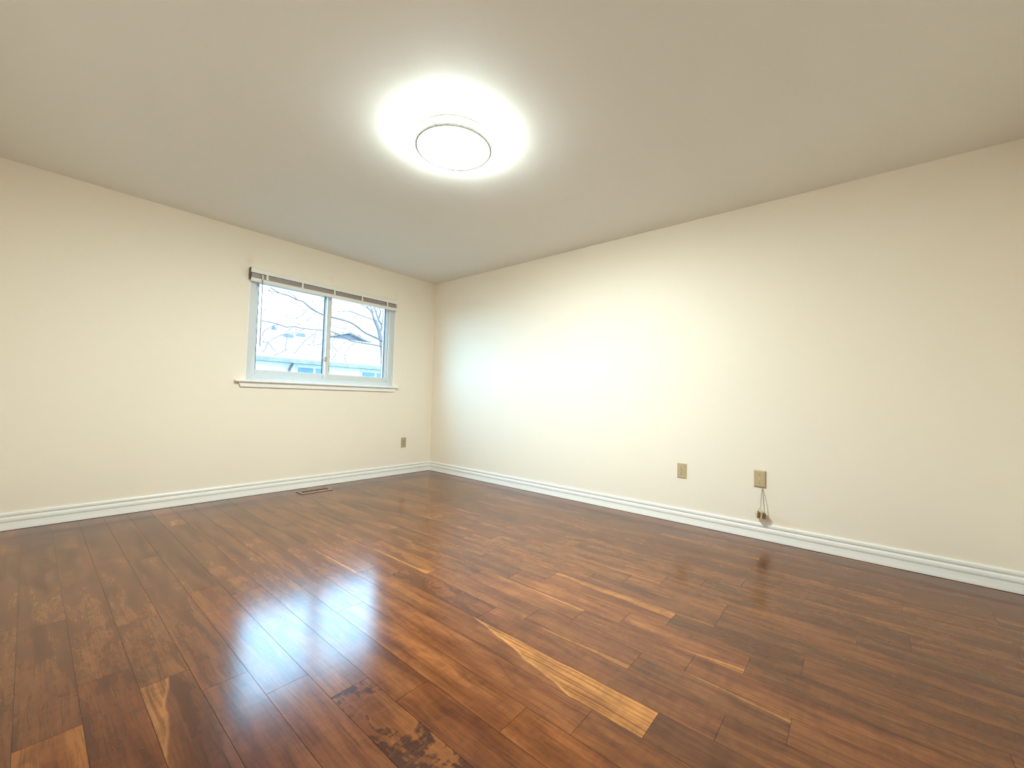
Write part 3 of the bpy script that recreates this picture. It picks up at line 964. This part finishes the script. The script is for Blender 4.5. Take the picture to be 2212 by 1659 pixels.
twigs = [
    ([(690, 525), (655, 478), (585, 430)], 6.45), ([(825, 605), (785, 640), (745, 690), (680, 712), (580, 726)], 6.6), ([(915, 660), (860, 681), (780, 688)], 6.7),
    ([(770, 830), (700, 865), (590, 885), (490, 910), (380, 970), (325, 966)], 6.3), ([(915, 848), (830, 915), (750, 980), (690, 1062), (655, 1095)], 6.5),
    ([(580, 886), (585, 930), (574, 1000), (565, 1062)], 6.2), ([(380, 970), (430, 1030), (475, 1078)], 6.1), ([(380, 970), (360, 1030), (325, 1085)], 6.1),
    ([(1320, 972), (1260, 1010), (1212, 1070), (1195, 1130), (1206, 1195)], 7.1), ([(1260, 955), (1180, 985), (1128, 1052)], 7.0), ([(1105, 900), (1058, 990), (1100, 1050), (1155, 1102)], 6.9),
    ([(1340, 680), (1290, 715), (1240, 737)], 7.3), ([(1215, 822), (1130, 820), (1062, 800)], 7.0), ([(1100, 1100), (1075, 1135), (1052, 1165)], 6.9), ([(955, 990), (880, 1002), (790, 995)], 6.6),
    ([(890, 880), (870, 940), (860, 985)], 6.5), ([(500, 785), (440, 800), (340, 860), (330, 910)], 6.2), ([(725, 790), (690, 770)], 6.5),
    ([(660, 806), (600, 850), (560, 880)], 6.3), ([(1252, 850), (1265, 930), (1300, 968)], 7.1), ([(840, 700), (800, 745)], 6.6),
    ([(510, 455), (440, 440), (380, 430)], 6.3), ([(590, 1050), (520, 1080), (450, 1110)], 6.2),
]
for pts, Y in twigs:
    bm = bmesh.new()
    fin = limb(bm, pts, Y, Y - 0.12, 0.0090, 0.0068)
    for k in range(2, len(fin) - 1, 3):      # buds
        p = fin[k] + Vector((random.uniform(-.02, .02), 0, random.uniform(-.02, .03)))
        tube(bm, [fin[k], (fin[k] + p) / 2, p], [0.004, 0.010, 0.004], 5)
    link('twig', bm, M['bark'], bt)
# spurs carrying the last dry leaves along the limbs
bm = bmesh.new()
for cx, cy, Y in [(400, 428, 6.3), (425, 455, 6.3), (350, 632, 6.2), (650, 563, 6.4), (680, 565, 6.4), (720, 595, 6.5), (855, 540, 6.6), (575, 690, 6.4), (765, 635, 6.5), (800, 740, 6.6), (690, 720, 6.5), (1160, 577, 7.0), (1205, 552, 7.0),
                  (1240, 560, 7.0), (1260, 620, 7.1), (1410, 738, 7.3), (1360, 862, 7.3), (1290, 720, 7.2), (955, 500, 6.7), (948, 545, 6.7), (920, 790, 6.7), (815, 800, 6.6), (755, 885, 6.5), (680, 840, 6.4), (1385, 555, 7.3), (920, 930, 6.6)]:
    p = at(*cp(cx, cy), Y)
    d = Vector((random.uniform(-1, 1), random.uniform(-.4, .4), random.uniform(-.6, .6))).normalized()
    tube(bm, [p - d * 0.024, p - d * .008, p + d * 0.008, p + d * 0.024], [0.004, 0.012, 0.011, 0.004], 5)
lf_ = link('dry_leaves', bm, M['bark'], bt)
lf_['kind'] = 'stuff'

# ---- second tree with an upright fan of branches at the right edge
YF = 10.0
fb = at(*cp(1590, 1010), YF)
ft = empty('upright_tree', (fb.x, YF, -1.5), 'pale upright tree with fanned branches at the right edge of the window', 'tree')
bm = bmesh.new()
f1 = limb(bm, [(1600, 1200), (1585, 1010), (1566, 900), (1545, 820), (1503, 730)], YF, YF, 0.10, 0.06)
tube(bm, [(f1[0].x, YF, -1.5), f1[0]], [0.14, 0.10], 8)
link('trunk', bm, M['far_bark'], ft, smooth=True)
for pts, r in (([(1503, 730), (1472, 650), (1420, 600), (1345, 565)], 0.035), ([(1503, 730), (1480, 640), (1440, 560), (1410, 500)], 0.03), ([(1566, 880), (1585, 800), (1548, 730), (1525, 660), (1500, 585), (1490, 500)], 0.045),
               ([(1548, 730), (1570, 660), (1560, 600), (1580, 520)], 0.03), ([(1525, 660), (1545, 600), (1530, 530)], 0.025), ([(1590, 760), (1600, 680), (1595, 600)], 0.03),
               ([(1472, 650), (1440, 610), (1400, 540)], 0.02), ([(1480, 640), (1500, 590), (1480, 520)], 0.02), ([(1503, 730), (1490, 660), (1520, 600)], 0.02),
               ([(1440, 610), (1430, 570), (1380, 545)], 0.016), ([(1570, 660), (1590, 620), (1610, 560)], 0.018), ([(1472, 655), (1500, 650), (1530, 660)], 0.02)):
    bm = bmesh.new()
    limb(bm, pts, YF, YF + random.uniform(-.4, .4), r, r * 0.3)
    link('branch', bm, M['far_bark'], ft, smooth=True)

# ---- distant evergreen above the roof on the left
YV = 38.0
v0, v1 = at(*cp(445, 835), YV), at(*cp(450, 748), YV)
ev = empty('evergreen_tree', (v0.x, YV, -1.5), 'small blue evergreen top behind the roof on the left', 'tree')
bm = bmesh.new()
hgt = v1.z + 1.5
for k in range(9):
    f = k / 9
    z0 = -1.5 + hgt * (0.12 + 0.86 * f)
    rr = 2.0 * (1 - f) + 0.2
    n = 14
    top = bm.verts.new((v0.x, YV, min(z0 + 1.5 * (1 - f) + 0.55, v1.z)))
    rim = [bm.verts.new((v0.x + rr * (1 + 0.22 * (-1) ** i) * math.cos(2 * math.pi * i / n), YV + rr * (1 + 0.22 * (-1) ** i) * math.sin(2 * math.pi * i / n), z0 - 0.12 * (-1) ** i)) for i in range(n)]
    for i in range(n):
        bm.faces.new((rim[i], rim[(i + 1) % n], top))
    bm.faces.new(rim[::-1])
link('foliage', bm, M['needles'], ev)
bm = bmesh.new()
tube(bm, [(v0.x, YV, -1.5), (v0.x, YV, 0.4)], [0.2, 0.15], 8)
link('trunk', bm, M['bark'], ev)
